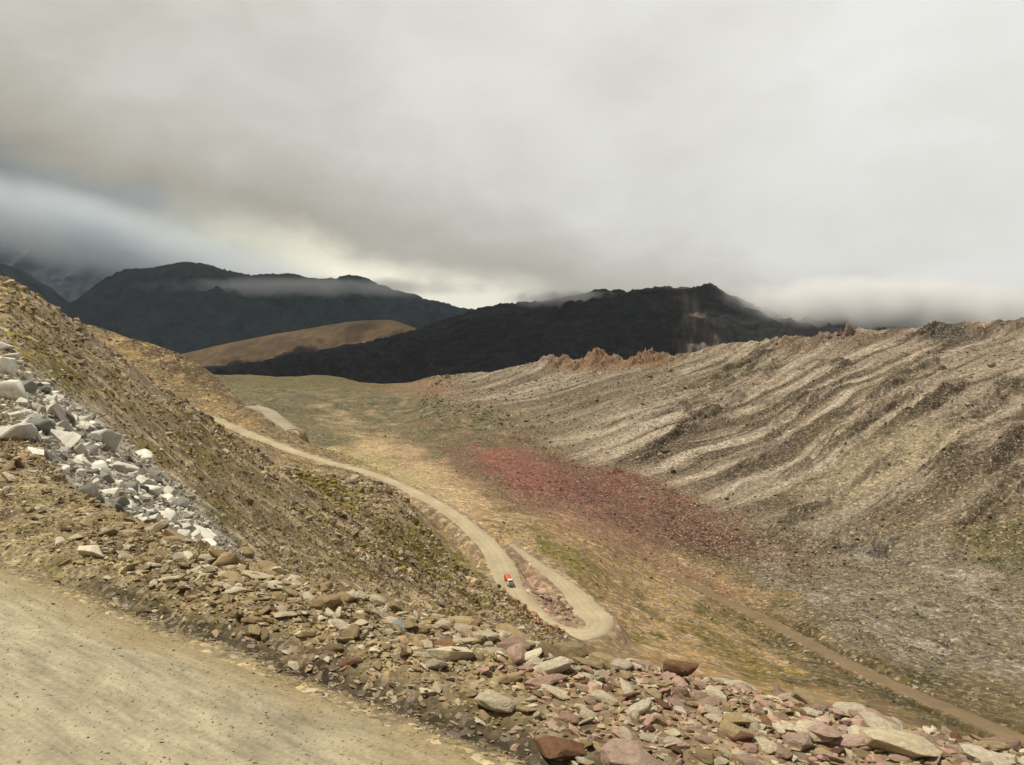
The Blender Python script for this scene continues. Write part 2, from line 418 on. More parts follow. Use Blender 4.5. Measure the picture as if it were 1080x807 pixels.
# brown second hump behind
wh = (1-sm(330, 400, gpx))*sm(3.5, 3.9, T2)*(1-sm(5.5, 6.0, T2))
paint(wh, C(146, 124, 84)); paint(wh*blob_uv(180, 375, 120, 14, 30, .6, .4, 65), C(116, 94, 64)); paint(wh*sm(.1, .5, n2), C(180, 150, 100))
# soil inside the hairpin and cut banks
paint(blob_uv(585, 632, 42, 20, 42, .5, .25, 66), C(176, 138, 116))
paint(sm(10, 5.0, dist_road)*.7, C(176, 152, 122)); paint(sm(9, 4, dist_bend)*.8, C(178, 162, 132))
paint(sm(10, 7.5, dist_trk)*sm(3.6, 6, dist_trk)*.6*sm(780, 900, gpx), C(70, 58, 34))
paint(sm(4.2, 3.2, dist_trk), C(140, 118, 88)); 
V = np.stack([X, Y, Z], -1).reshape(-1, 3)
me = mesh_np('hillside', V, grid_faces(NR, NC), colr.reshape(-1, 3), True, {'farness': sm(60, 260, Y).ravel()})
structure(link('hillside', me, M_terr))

# ---- lower valley roads as their own surfaces
def ribbon(name, path, half, mat, lift, col, wob=0.8, across=7, rut=0.0):
    t = np.gradient(path[:, :2], axis=0); t /= np.linalg.norm(t, axis=1)[:, None]
    nrm = np.stack([t[:, 1], -t[:, 0]], 1); n = len(path)
    a = np.linspace(-1, 1, across); VV = []; CC = []
    s = np.arange(n)*1.0
    for k in a:
        e = half*k*np.ones(n)*(1 + (wob*gn(s/7, s*0+k*5, 90) if abs(k) == 1 else 0)*0.5)
        xy = path[:, :2] + nrm*np.asarray(e).reshape(-1, 1)
        z = path[:, 2]+lift - (0.45 if abs(k) == 1 else 0) + 0.05*gn(xy[:, 0]/2, xy[:, 1]/2, 9)
        VV.append(np.stack([xy[:, 0], xy[:, 1], z], 1))
        cc = np.repeat(col[None], n, 0)*(1+0.18*fbm(xy[:, 0]/9, xy[:, 1]/9, 92, 3))[:, None]
        if rut and 0.15 < abs(k) < 0.5: cc = cc*1.12
        CC.append(cc)
    VV = np.stack(VV, 1).reshape(-1, 3); CC = np.stack(CC, 1).reshape(-1, 3)
    return structure(link(name, mesh_np(name, VV, grid_faces(n, across), CC), mat))
M_road = mat_cover('packed_gravel', 0.8, 0.85, 1.12, 0.05)
ribbon('valley_road', RP, np.interp(RP[:, 1]*(np.arange(len(RP)) < len(RP)*.72), [0, 250, 300, 340, 380], [4.3, 4.1, 3.3, 2.7, 3.6])*np.interp(np.arange(len(RP)), [0, len(RP)-16, len(RP)-1], [1, 1, .25]), M_road, 0.0, C(200, 184, 150, .66), rut=1, across=9)
ribbon('road_bend', BP, 4.6, M_road, 0.0, C(188, 176, 150, .66), across=9)
ribbon('dirt_track', TP, 3.4, M_road, -0.05, C(146, 124, 94, .62), across=7, wob=.9)

# ------------------------------------------------------------------ near road and verge (road-aligned: s along, t outward)
E1 = np.array([-0.819, 0.575]); N1 = np.array([0.575, 0.819])
E1 /= np.linalg.norm(E1); N1 = np.array([E1[1], -E1[0]])
def st2xy(s, t): return s*E1[0]+t*N1[0], s*E1[1]+t*N1[1]
def crest_t(s): return np.interp(s, [-12, 0, 3, 6, 10, 16, 25, 45], [5.3, 4.9, 4.55, 4.5, 5.0, 6.1, 8, 12])
def edge_t(s): return 3.5 + 0.10*fbm(np.asarray(s)/1.7, np.asarray(s)*0, 5, 3)
def vz(s, t):
    ct = crest_t(s); e = edge_t(s)
    u = np.clip((t-e)/(ct-e), -3, 1)
    z = np.where(u < 0, 0.0, np.interp(s, [-12, 0, 8, 14, 24], [.10, .08, .08, .14, .3])*sm(0, 1, u)) - 0.10*np.exp(-((t-e-0.12)/0.14)**2)
    z = z - np.clip(t-ct, 0, 99)*0.75*sm(0, 0.5, t-ct)
    z = z + sm(-.1, .25, t-e)*(0.04*fbm(s/0.7, t/0.5, 7, 5, .6) + 0.02*ridged(s/.25, t/.2, 8, 3))
    z = z + sm(.1, -.1, t-e)*(0.012*fbm(s/1.5, t/0.5, 17, 4) + 0.004*fbm(s/.2, t/.12, 18, 3))
    z = z - 0.02*(np.exp(-((t-2.55)/.22)**2)+np.exp(-((t-.95)/.22)**2)) + .012*np.exp(-((t-1.75)/.3)**2)
    # cut bank on the uphill side, behind the camera
    z = z + np.clip(-3.6-t, 0, 9)*0.8
    return z
ss = np.concatenate([np.arange(-12, -2, .12), np.arange(-2, 12, .04), np.arange(12, 26, .08), np.arange(26, 46, .3)])
tt = np.concatenate([np.arange(-9, 0.5, .25), np.arange(0.5, 3.3, .04), np.arange(3.3, 7.5, .03), np.arange(7.5, 13.5, .2)])
S, TT = np.meshgrid(ss, tt, indexing='ij')
zz = vz(S, TT); xx, yy2 = st2xy(S, TT)
e = edge_t(S); ct = crest_t(S)
c = np.zeros(S.shape+(3,)); c[:] = C(192, 180, 150, .62)
f1 = fbm(S/1.6, TT/.35, 21, 4); f2 = fbm(S/.5, TT/.08, 22, 4)      # wheel-worn streaks lengthways
c *= (1+.20*f1+.30*f2)[..., None]
def mixp(c, w, k): return c*(1-w[..., None]) + k*w[..., None]
c = mixp(c, sm(.9, 0.1, TT-1.2)*.5, C(190, 178, 148, .6))
c = mixp(c, sm(-.7, .0, TT-e+.25*f1), C(172, 152, 112))
v = sm(-.05, .12, TT-e)
g3 = fbm(S/.8, TT/.35, 23, 4)
c = mixp(c, v, C(172, 153, 114)); c = mixp(c, v*sm(0, .5, g3), C(140, 126, 80)); c = mixp(c, v*sm(.1, .6, -g3), C(104, 84, 62))
c = mixp(c, v*sm(3.5, 1.5, S)*.6, C(166, 138, 116))
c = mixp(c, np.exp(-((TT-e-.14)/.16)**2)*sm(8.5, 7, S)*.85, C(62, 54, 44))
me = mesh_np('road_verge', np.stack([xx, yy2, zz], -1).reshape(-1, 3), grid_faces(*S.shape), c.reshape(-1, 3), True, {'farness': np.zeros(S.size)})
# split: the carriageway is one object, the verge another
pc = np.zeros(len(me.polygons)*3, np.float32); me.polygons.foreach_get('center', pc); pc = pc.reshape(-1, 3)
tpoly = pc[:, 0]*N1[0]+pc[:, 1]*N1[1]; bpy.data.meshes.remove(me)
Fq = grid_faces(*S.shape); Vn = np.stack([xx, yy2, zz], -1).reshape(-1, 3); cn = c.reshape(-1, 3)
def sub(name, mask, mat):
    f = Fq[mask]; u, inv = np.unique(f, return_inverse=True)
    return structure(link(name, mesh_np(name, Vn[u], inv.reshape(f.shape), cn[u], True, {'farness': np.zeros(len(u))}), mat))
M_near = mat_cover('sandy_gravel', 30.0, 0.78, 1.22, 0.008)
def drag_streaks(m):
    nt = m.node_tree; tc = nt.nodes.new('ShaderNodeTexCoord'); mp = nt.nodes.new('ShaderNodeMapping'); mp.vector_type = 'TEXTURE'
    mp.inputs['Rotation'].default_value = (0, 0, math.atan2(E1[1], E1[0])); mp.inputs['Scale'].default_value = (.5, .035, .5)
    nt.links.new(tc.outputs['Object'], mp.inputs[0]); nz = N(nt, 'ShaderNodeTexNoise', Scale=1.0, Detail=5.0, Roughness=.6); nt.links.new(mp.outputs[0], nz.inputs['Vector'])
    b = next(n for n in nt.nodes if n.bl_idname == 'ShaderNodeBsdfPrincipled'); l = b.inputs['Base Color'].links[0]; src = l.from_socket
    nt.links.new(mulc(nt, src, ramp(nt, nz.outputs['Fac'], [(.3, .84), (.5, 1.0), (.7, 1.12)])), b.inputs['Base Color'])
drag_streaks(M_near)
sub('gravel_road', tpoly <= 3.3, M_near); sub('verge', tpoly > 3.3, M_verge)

# ------------------------------------------------------------------ stones
def hull_proto(n, seed, sub=0, flat=(1, .8, .6), rough=0.0, box=0.0):
    g = np.random.default_rng(seed)
    p = g.normal(size=(n, 3)); p /= np.linalg.norm(p, axis=1)[:, None]
    if box: 
        m = np.abs(p).max(1)[:, None]; p = p*(1-box) + p/m*box*.85
    p *= g.uniform(.82, 1.0, (n, 1)); p *= np.array(flat)
    bm = bmesh.new()
    for q in p: bm.verts.new(q)
    r = bmesh.ops.convex_hull(bm, input=bm.verts)
    bmesh.ops.delete(bm, geom=[v for v in bm.verts if not v.link_faces], context='VERTS')
    if sub:
        bmesh.ops.dissolve_limit(bm, angle_limit=R(12), verts=bm.verts, edges=bm.edges)
        bmesh.ops.bevel(bm, geom=list(bm.edges), offset=0.05, segments=1, affect='EDGES', clamp_overlap=True)
        bmesh.ops.triangulate(bm, faces=bm.faces)
        bmesh.ops.subdivide_edges(bm, edges=bm.edges, cuts=sub, use_grid_fill=True)
        for v in bm.verts:
            c = v.co; nn = float(fbm(np.array([c.x*2.2+seed]), np.array([c.y*2.2+c.z*1.7]), seed, 4)[0])
            v.co = c*(1+rough*nn)
    bmesh.ops.triangulate(bm, faces=bm.faces)
    bmesh.ops.recalc_face_normals(bm, faces=bm.faces)
    V = np.array([v.co[:] for v in bm.verts]); bm.verts.index_update()
    Fx = np.array([[v.index for v in f.verts] for f in bm.faces]); bm.free()
    return V, Fx
protos = [hull_proto(13, 100+i, flat=(1, .78, .6)) for i in range(14)]
def rot_mats(n, tilt=.5, yaw=None):
    a = rng.uniform(0, 2*math.pi, n) if yaw is None else yaw
    b = rng.normal(0, tilt, n); g = rng.normal(0, tilt, n)
    ca, sa, cb, sb, cg, sg = np.cos(a), np.sin(a), np.cos(b), np.sin(b), np.cos(g), np.sin(g)
    Rz = np.zeros((n,3,3)); Rz[:,0,0]=ca; Rz[:,0,1]=-sa; Rz[:,1,0]=sa; Rz[:,1,1]=ca; Rz[:,2,2]=1
    Rx = np.zeros((n,3,3)); Rx[:,0,0]=1; Rx[:,1,1]=cb; Rx[:,1,2]=-sb; Rx[:,2,1]=sb; Rx[:,2,2]=cb
    Ry = np.zeros((n,3,3)); Ry[:,0,0]=cg; Ry[:,0,2]=sg; Ry[:,2,0]=-sg; Ry[:,2,2]=cg; Ry[:,1,1]=1
    return Rz@Rx@Ry
def scatter(name, pos, size, cols, mat, label=None, cat=None, tilt=.5, yaw=None, kind='stuff', flat=None):
    n = len(pos); M = rot_mats(n, tilt, yaw)*np.asarray(size).reshape(-1, 1, 1)
    which = rng.integers(0, len(protos), n); VV = []; FF = []; CC = []; off = 0
    for k, (pv, pf) in enumerate(protos):
        ii = np.nonzero(which == k)[0]
        if not len(ii): continue
        pvv = pv if flat is None else pv*np.array(flat)
        v = np.einsum('nij,vj->nvi', M[ii], pvv) + pos[ii][:, None, :]
        f = pf[None] + (off + np.arange(len(ii))*len(pv))[:, None, None]
        VV.append(v.reshape(-1, 3)); FF.append(f.reshape(-1, 3)); CC.append(np.repeat(cols[ii], len(pv), 0)); off += len(ii)*len(pv)
    me = mesh_np(name, np.concatenate(VV), np.concatenate(FF), np.concatenate(CC), False)
    o = link(name, me, mat); o['kind'] = kind
    if label: o['label'] = label
    if cat: o['category'] = cat
    return o
M_scree = mat_cover('scree_stone', 2.0, 0.75, 1.3, 0.03)

def grid_sample(n, px0, px1, t0, t1):
    ci = np.searchsorted(cols_px, rng.uniform(px0, px1, n)).clip(1, NC-2)
    ri = np.searchsorted(T, rng.uniform(t0, t1, n)).clip(1, NR-2)
    fx = rng.uniform(0, 1, n); fy = rng.uniform(0, 1, n)
    def b(A): 
        fx_ = fx if A.ndim == 2 else fx[:, None]; fy_ = fy if A.ndim == 2 else fy[:, None]
        return (A[ri, ci]*(1-fx_)+A[ri, ci+1]*fx_)*(1-fy_) + (A[ri+1, ci]*(1-fx_)+A[ri+1, ci+1]*fx_)*fy_
    return np.stack([b(X), b(Y), b(Z)], 1), b(colr), b(gpx), b(gpyf), ri, ci
def stone_cols(base, n, pale=.35):
    k = rng.uniform(.65, 1.5, n)[:, None]; c = base*k
    w = (rng.uniform(0, 1, n) < pale)[:, None]
    g = np.array([[.31, .26, .185]])*rng.uniform(.6, 1.35, n)[:, None]
    return np.where(w, g, c)
batches = [  # n, px range, line range, median size px, spread
    (34000, -60, 600, 1.0, 3.0, 3.3, .50, .40),
    (9000, 60, 420, 3.0, 5.2, 1.3, .4, .2),
    (16000, 520, 1120, 2.2, 7.6, 1.25, .5, .35),
    (14000, 700, 1120, 4.0, 8.2, 1.5, .5, .5),
    (22000, 440, 1120, 8.0, 9.95, 1.25, .55, .4),
    (4000, 380, 760, 5.0, 8.0, 1.0, .4, .3),
 (5000, -60, 240, .25, 1.1, 4.5, .5, .3), (6000, 240, 1120, .35, 1.0, 4.0, .5, .3)]
AP = []; AS = []; AC = []
for n, a, b_, t0, t1, mpx, spd, pale in batches:
    pos, cb, ppx, ppy, ri, ci = grid_sample(n, a, b_, t0, t1)
    dr = np.minimum(dist_road[ri, ci], np.minimum(dist_bend[ri, ci], dist_trk[ri, ci]+1.5))
    dens = wfbm(pos[:, 0], pos[:, 1], 44, 1.3, 3)
    keep = (dr > 5.4) & (rng.uniform(-.8, .9, n) < dens+.35)
    pos = pos[keep]; cb = cb[keep]; n2_ = len(pos)
    size = pos[:, 1]/F*mpx*np.exp(rng.normal(0, spd, n2_))*.6
    size = np.minimum(size, pos[:, 1]/F*8)
    pos[:, 2] += size*.1
    AP.append(pos); AS.append(size); AC.append(stone_cols(cb, n2_, pale))
scatter('scree', np.concatenate(AP), np.concatenate(AS), np.concatenate(AC), M_scree,
        'loose scree and rubble strewn over the mountain slopes', 'scree', tilt=.6)

def tag(o, label, cat, group=None):
    o['label'] = label; o['category'] = cat
    if group: o['group'] = group
    return o
# ---- roadside rubble: one protos set with more shape, the 300 largest stones are things
big = [hull_proto(22, 300+i, sub=2, flat=(1, .72+.02*i, .5+.03*(i % 4)), rough=.10, box=.25) for i in range(8)]
def proto_mesh(name, pv, pf, smooth=True):
    me = mesh_np(name, pv, pf, None, smooth)
    if smooth: me.set_sharp_from_angle(angle=R(28))
    return me
M_st = {
 'tan': mat_rock('tan_stone', C(186,164,124,.7), C(160,138,104,.7), 5.0),
 'pale': mat_rock('pale_stone', C(222,210,184,.78), C(200,184,152,.76), 5.0),
 'pink': mat_rock('pinkish_stone', C(206,180,160,.74), C(182,150,130,.72), 5.0),
 'brown': mat_rock('brown_stone', C(150,112,84,.7), C(128,98,74,.7), 5.0),
 'blue': mat_rock('blue_grey_stone', C(168,174,168,.7), C(140,148,146,.7), 5.0, per_object=False),
 'white': mat_rock('white_rock', C(234,230,216,.86), C(218,212,196,.86), 3.0, contrast=(.6, 1.12)),
 'grey': mat_rock('grey_rock', C(160,160,150,.7), C(134,130,118,.7), 3.0),
}
big_me = {k: [proto_mesh('stone', *p) for p in big] for k in ('tan', 'pale', 'pink', 'brown', 'blue')}
for k, l in big_me.items():
    for me in l: me.materials.append(M_st[k])
def ray_verge(px, py):
    """point where the direction meets the verge surface"""
    d = np.array(P(px, py, 1.0)) - np.array([0, 0, CAMZ])
    for r in np.arange(3, 30, .02):
        p = np.array([0, 0, CAMZ]) + d*r
        s = p[0]*E1[0]+p[1]*E1[1]; t = p[0]*N1[0]+p[1]*N1[1]
        if p[2] <= float(vz(np.array([s]), np.array([t]))[0]): return p
    return p
ns = 9500
s_ = np.concatenate([rng.uniform(-3, 9, 7400), rng.uniform(9, 24, ns-7400)])
ct_ = crest_t(s_); et_ = edge_t(s_)
t_ = et_ + (ct_+.25-et_)*rng.beta(1.5, 1.0, ns) + .03
u_ = (t_-et_)/(ct_-et_)
dens = np.interp(s_, [-3, 6, 9, 12, 20], [1, .95, .6, .45, .5])*np.interp(u_, [0, .25, .5, 1], [.25, .5, 1, 1])
kp = rng.uniform(0, 1, ns) < dens; s_, t_, u_ = s_[kp], t_[kp], u_[kp]; ns = len(s_)
sz = .023*np.exp(rng.normal(0, .62, ns))*np.interp(s_, [-3, 4, 10, 24], [.95, .95, 1.1, 1.6])*np.interp(u_, [0, .5, 1], [.6, 1.0, 1.15])
sz = np.minimum(sz, .17)
x_, y_ = st2xy(s_, t_); z_ = vz(s_, t_)
pxs, pys = proj(x_, y_, z_); spx = sz/y_*F
vis = (pxs > -20) & (pxs < 1100) & (pys < 825)
order = np.argsort(-np.where(vis, spx, 0))
NT = 292
top = order[:NT]; rest = order[NT:]
LBL = {'tan': 'tan weathered stone lying in the loose rubble along the gravel road edge',
       'pale': 'pale cream stone lying in the loose rubble along the gravel road edge',
       'pink': 'pinkish stone lying in the loose rubble along the gravel road edge',
       'brown': 'dark brown stone lying in the loose rubble along the gravel road edge'}
for i in top:
    f = min(max((pxs[i]-430)/250, 0), 1)
    r_ = rng.uniform()
    k = ('pink' if r_ < .42*f else 'pale' if r_ < .42*f+.36 else 'brown' if r_ > .955 else 'tan')
    o = link('roadside_stone', big_me[k][rng.integers(0, 8)])
    a = sz[i]; o.scale = (a*rng.uniform(1.15, 1.9), a*rng.uniform(.75, 1.05), a*rng.uniform(.65, 1.0))
    o.rotation_euler = (rng.normal(0, .25), rng.normal(0, .25), math.atan2(E1[1], E1[0])+rng.normal(0, .45)+(math.pi if rng.uniform() < .5 else 0))
    o.location = (x_[i], y_[i], z_[i]+a*.12)
    tag(o, LBL[k], 'stone', {'tan': 'tan', 'pale': 'pale', 'pink': 'pinkish', 'brown': 'brown'}[k]+' stones in the roadside rubble')
nr = len(rest)
pick = rng.uniform(0, 1, nr); f = np.clip((pxs[rest]-430)/250, 0, 1)
cc = np.where((pick < .4*f)[:, None], C(196,160,140,.7), np.where((pick < .4*f+.3)[:, None], C(206,194,166,.7), np.where((pick > .88)[:, None], C(110,86,66,.7), C(172,150,114,.7))))
cc = cc*rng.uniform(.7, 1.2, nr)[:, None]
# plus fine gravel, and a few pebbles on the carriageway
ng = 16000
s2 = rng.uniform(-3, 20, ng); e2 = edge_t(s2); u2 = rng.beta(1.2, 1.1, ng); t2 = e2 - .15 + (crest_t(s2)+.4-e2)*u2
npb = 14000; s3 = rng.uniform(-2, 12, npb); t3 = 3.6-np.abs(rng.normal(0, 1.3, npb)); s2 = np.concatenate([s2, s3]); t2 = np.concatenate([t2, t3])
g_sz = np.concatenate([.012*np.exp(rng.normal(0, .45, ng)), .0045*np.exp(rng.normal(0, .5, npb))])
x2, y2 = st2xy(s2, t2); p2 = np.stack([x2, y2, vz(s2, t2)+g_sz*.2], 1)
gc = C(176,156,120,.7)*rng.uniform(.6, 1.35, len(s2))[:, None]; gc[ng:] = C(182,170,140,.6)*rng.uniform(.7, 1.3, npb)[:, None]
pr = np.stack([x_[rest], y_[rest], z_[rest]+sz[rest]*.2], 1)
scatter('gravel', np.concatenate([pr, p2]), np.concatenate([sz[rest]*1.2, g_sz]), np.concatenate([cc, gc]), mat_cover('verge_stone', 14.0, .75, 1.25, .008),
        'small gravel and pebbles filling the verge between the larger roadside stones', 'gravel', tilt=.3,
        yaw=math.atan2(E1[1], E1[0])+rng.normal(0, .5, len(pr)+len(p2)), flat=(1.35, .9, .7))
# ---- stones one would name
special = [
 (718,702,46,42,'brown','rounded brown boulder standing proud on the rubble crest right of the hairpin bend'),
 (355,636,24,17,'pale','small rounded cream stone on the grassy verge left of the blue-grey stone'),
 (424,660,34,17,'blue','blue-grey stone with dark underside on the roadside verge'),
 (945,782,100,40,'pale','long pale slab at the lower right corner, beside a dark gap in the rubble'),
 (592,788,66,40,'brown','reddish brown boulder at the bottom edge, in the rubble next to the road'),
 (665,796,80,42,'pink','broad mauve-brown boulder at the bottom edge, right of the reddish one'),
 (488,655,38,22,'tan','tan boulder on the rubble crest just below the lower end of the hillside'),
 (545,680,50,22,'pink','flat pinkish boulder on the rubble crest below the hairpin bend'),
 (272,606,48,16,'pale','flat pale slab on the verge at the foot of the white rock pile'),
 (255,582,48,22,'tan','pale tan block at the right end of the white rock pile'),
 (525,738,60,30,'pale','broad pale greenish slab midway along the roadside rubble'),
 (860,770,60,26,'pink','flat pinkish slab in the rubble left of the long pale slab'),
 (300,648,34,12,'pale','thin pale stone at the edge of the road, beside the dark ditch'),
 (780,758,46,20,'tan','tan block on the rubble crest, right of the rounded brown boulder'),
]
for i, (px, py, w_, h_, k, lab) in enumerate(special):
    p = ray_verge(px, py+h_*.25); pz = p[1]/F
    o = link('boulder', big_me[k][(i*3) % 8])
    o.scale = (w_*.52*pz, w_*.42*pz, h_*.62*pz); o.rotation_euler = (rng.normal(0, .1), rng.normal(0, .1), math.atan2(E1[1], E1[0])+rng.normal(0, .25))
    o.location = (p[0], p[1], p[2]+h_*.2*pz)
    tag(o, lab, 'boulder')

# ---- pile of white angular rocks spilling down the left hillside
slabs = [hull_proto(11, 500+i, sub=1, flat=(1, .72, .50+.07*(i % 3)), rough=.05, box=.7) for i in range(7)]
slab_me = {k: [proto_mesh('rock', *p) for p in slabs] for k in ('white', 'grey')}
for k, l in slab_me.items():
    for me in l: me.materials.append(M_st[k])
big_white = [
 (4,366,26,9,'white','white slab at the top left end of the rock pile'),
 (7,388,34,24,'white','tilted white slab just below the topmost slab at the left edge'),
 (14,414,44,34,'white','largest white block at the left edge, with a grey shaded flank'),
 (18,454,54,26,'white','long white slab low at the left edge, on the lower rim of the pile'),
 (38,450,34,28,'grey','grey upright block between two white slabs near the left edge'),
 (64,462,46,30,'white','long steep white slab in the middle of the rock pile'),
 (84,474,24,22,'white','square white block at the lower end of the long steep slab'),
 (97,456,17,12,'white','small bright block beside the upper right rim of the pile'),
 (60,437,34,11,'white','narrow white slab above the long steep slab'),
 (88,444,22,9,'white','thin white slab on the upper rim of the pile'),
 (53,421,22,14,'white','slanting white rock right of the largest block'),
 (150,482,32,9,'white','flat white slab jutting out at the right rim of the pile'),
 (163,499,14,26,'grey','narrow upright grey-green block at the right rim of the pile'),
 (143,499,24,16,'white','white rock under the jutting flat slab'),
 (122,494,26,14,'white','rounded white rock in the middle right of the pile'),
 (90,524,46,18,'grey','low grey block at the bottom of the pile by the verge'),
 (138,516,26,16,'grey','pale grey block low in the pile right of centre'),
 (178,521,26,11,'white','flat white rock at the lower right tip of the pile'),
 (67,495,17,10,'white','small white rock on the lower rim beside a dark gap'),
 (46,477,32,12,'white','white slab lying along the lower rim of the pile'),
 (120,532,24,12,'grey','pale grey rock at the foot of the pile next to the verge'),
 (30,398,18,14,'white','blocky white rock at the upper rim near the left edge'),
]
def put_rock(px, py, w_, h_, k, i):
    p = locate(px, py+h_*.2); pz = p[1]/F
    o = link('white_rock', slab_me[k][i % 7])
    o.scale = (w_*.62*pz, w_*.66*pz, max(h_, w_*.5)*1.0*pz)
    o.rotation_euler = (rng.normal(-.05, .2), rng.normal(.12, .2), rng.normal(-.35, .5)); o.location = (p[0], p[1], p[2]+h_*.18*pz)
    if k == 'grey': o.name = 'grey_rock'
    return o
for i, (px, py, w_, h_, k, lab) in enumerate(big_white): tag(put_rock(px, py, w_, h_, k, i+4), lab, 'rock')
axis = [(0, 405, 46), (40, 438, 40), (80, 470, 34), (120, 503, 32), (160, 530, 28), (200, 557, 20), (222, 574, 8)]
cnt = 0; pebbles = []
while cnt < 290:
    t = rng.uniform(0, 1)**.8*222; cy = np.interp(t, [a[0] for a in axis], [a[1] for a in axis]); hw = np.interp(t, [a[0] for a in axis], [a[2] for a in axis])
    py = cy + rng.uniform(-1, 1)*hw
    w_ = 12.5*math.exp(rng.normal(0, .45))*(1.15-.25*t/222)
    o = put_rock(t, py, w_, w_*rng.uniform(.45, .8), 'grey' if rng.uniform() < .2 else 'white', int(rng.integers(0, 7)))
    if o.name.startswith('grey'): tag(o, 'small grey angular rock among the white rocks of the pile on the hillside', 'rock', 'small grey rocks of the pile')
    else: tag(o, 'small white angular rock filling the pile on the hillside', 'rock', 'small white rocks of the pile')
    cnt += 1
pp = []; 
for _ in range(4200):
    t = rng.uniform(0, 228); cy = np.interp(t, [a[0] for a in axis], [a[1] for a in axis]); hw = np.interp(t, [a[0] for a in axis], [a[2] for a in axis])
    pp.append(locate(t, cy + rng.normal(0, .6)*hw))
pp = np.array(pp); ps = pp[:, 1]/F*2.3*np.exp(rng.normal(0, .4, len(pp)))
scatter('rock_chips', pp, ps, C(206,198,178,.72)*rng.uniform(.6, 1.15, len(pp))[:, None], M_scree, 'white stone chips between the rocks of the pile', 'rock chips', tilt=.5)

# ---- dry grass tufts on the verge and hillside
def tufts(name, pts, h, col, label):
    n = len(pts); b = 9; VV = np.zeros((n, b, 3, 3)); 
    a = rng.uniform(0, 2*math.pi, (n, b)); ln = h[:, None]*rng.uniform(.5, 1.1, (n, b)); le = rng.uniform(.2, .8, (n, b))
    d = np.stack([np.cos(a), np.sin(a)], -1); r0 = h[:, None, None]*.15*rng.uniform(0, 1, (n, b, 1))
    base = pts[:, None, :].repeat(b, 1); base[..., :2] += d*r0
    sd = np.stack([-d[..., 1], d[..., 0]], -1)*(h*.05)[:, None, None]
    VV[:, :, 0] = base; VV[:, :, 0, :2] += sd; VV[:, :, 1] = base; VV[:, :, 1, :2] -= sd
    VV[:, :, 2] = base; VV[:, :, 2, :2] += d*(ln*le)[..., None]; VV[:, :, 2, 2] += ln; VV[:, :, :2, 2] -= .01
    cc = col*rng.uniform(.6, 1.5, (n, 1)); cc = np.repeat(cc, b*3, 0)
    me = mesh_np(name, VV.reshape(-1, 3), np.arange(n*b*3).reshape(-1, 3), cc, False)
    o = link(name, me, mat_cover(name+'_blades', 3.0)); o['kind'] = 'stuff'; tag(o, label, 'grass')
n = 2600; s4 = rng.uniform(3, 22, n); t4 = edge_t(s4)+(crest_t(s4)+.2-edge_t(s4))*rng.uniform(.2, 1.05, n)
k = fbm(s4/1.5, t4/.7, 77, 3)+.1*rng.normal(size=n) > .08; s4, t4 = s4[k], t4[k]; x4, y4 = st2xy(s4, t4)
tufts('dry_grass', np.stack([x4, y4, vz(s4, t4)], 1), rng.uniform(.03, .08, len(s4)), C(150, 138, 82, .7), 'short dry grass growing between the stones of the verge')
pos, cb, a_, b_, ri, ci = grid_sample(16000, -40, 560, 1.0, 2.4)
k = (wfbm(pos[:, 0], pos[:, 1], 78, 1.2, 3) > .1) & (dist_road[ri, ci] > 6); pos = pos[k]
tufts('alpine_grass', pos, pos[:, 1]/F*rng.uniform(2, 5, len(pos)), C(146, 130, 70, .7), 'yellow green grass patches on the rocky left hillside')

# ------------------------------------------------------------------ mountains
def mountain(name, sky, ycrest, yfoot, pyfoot, col, seed, amp, rows=150, step=2.5, rng_px=None, paintf=None, gl=90, air=None, crestj=0):
    sk = np.array(sky, float); c = np.arange(sk[0, 0], sk[-1, 0]+.1, step)
    top = pchip(sk[:, 0], sk[:, 1], c) if len(sk) > 2 else np.interp(c, sk[:, 0], sk[:, 1])
    v = np.concatenate([np.linspace(0, 1, rows), [1.04, 1.15, 1.5]])
    vv, gp = np.meshgrid(v, c, indexing='ij'); tp_ = np.repeat(top[None], len(v), 0)
    cw = ycrest*(1+.05*np.sin(gp/130+seed))
    y = yfoot + (cw-yfoot)*vv
    xc, _, zc = P(gp, tp_, cw); xf, _, zf = P(gp, np.full_like(gp, pyfoot), yfoot)
    w = np.clip(vv, 0, 1); prof = .55*w**1.15+.45*w*w*(3-2*w)
    z = zf + (zc-zf)*prof - np.clip(vv-1, 0, 1)*(zc-zf)*1.6
    x = (gp-CX)/F*y/(cp-0*sp)
    env = np.sin(np.pi*np.clip(vv, 0, 1))**.8 + .08
    wx = x + .25*(ycrest-yfoot)*fbm(x/900, y/900, seed+3, 3)
    g = ridged(wx/(gl*5), y/(gl*13), seed, 6, .55)-.5
    n_ = fbm(x/(gl*2), y/(gl*2.5), seed+9, 7, .6)
    z = z + amp*(g*1.3*env + n_*.55*env) + crestj*(ridged(x/60, y/60, seed+4, 4)-.5)*np.exp(-((vv-1)/.05)**2)
    cc = np.zeros(x.shape+(3,)); cc[:] = col
    cc *= (1+.35*fbm(wx/(gl*1.2), y/(gl*4), seed+20, 5, .65))[..., None]
    ppx, ppy = proj(x, y, z)
    if paintf: cc = paintf(cc, ppx, ppy, x, y, vv, g)
    me = mesh_np(name, np.stack([x, y, z], -1).reshape(-1, 3), grid_faces(*x.shape), np.clip(cc, 0, 1).reshape(-1, 3), True, {'farness': np.ones(x.size)})
    return structure(link(name, me, M_mtn))
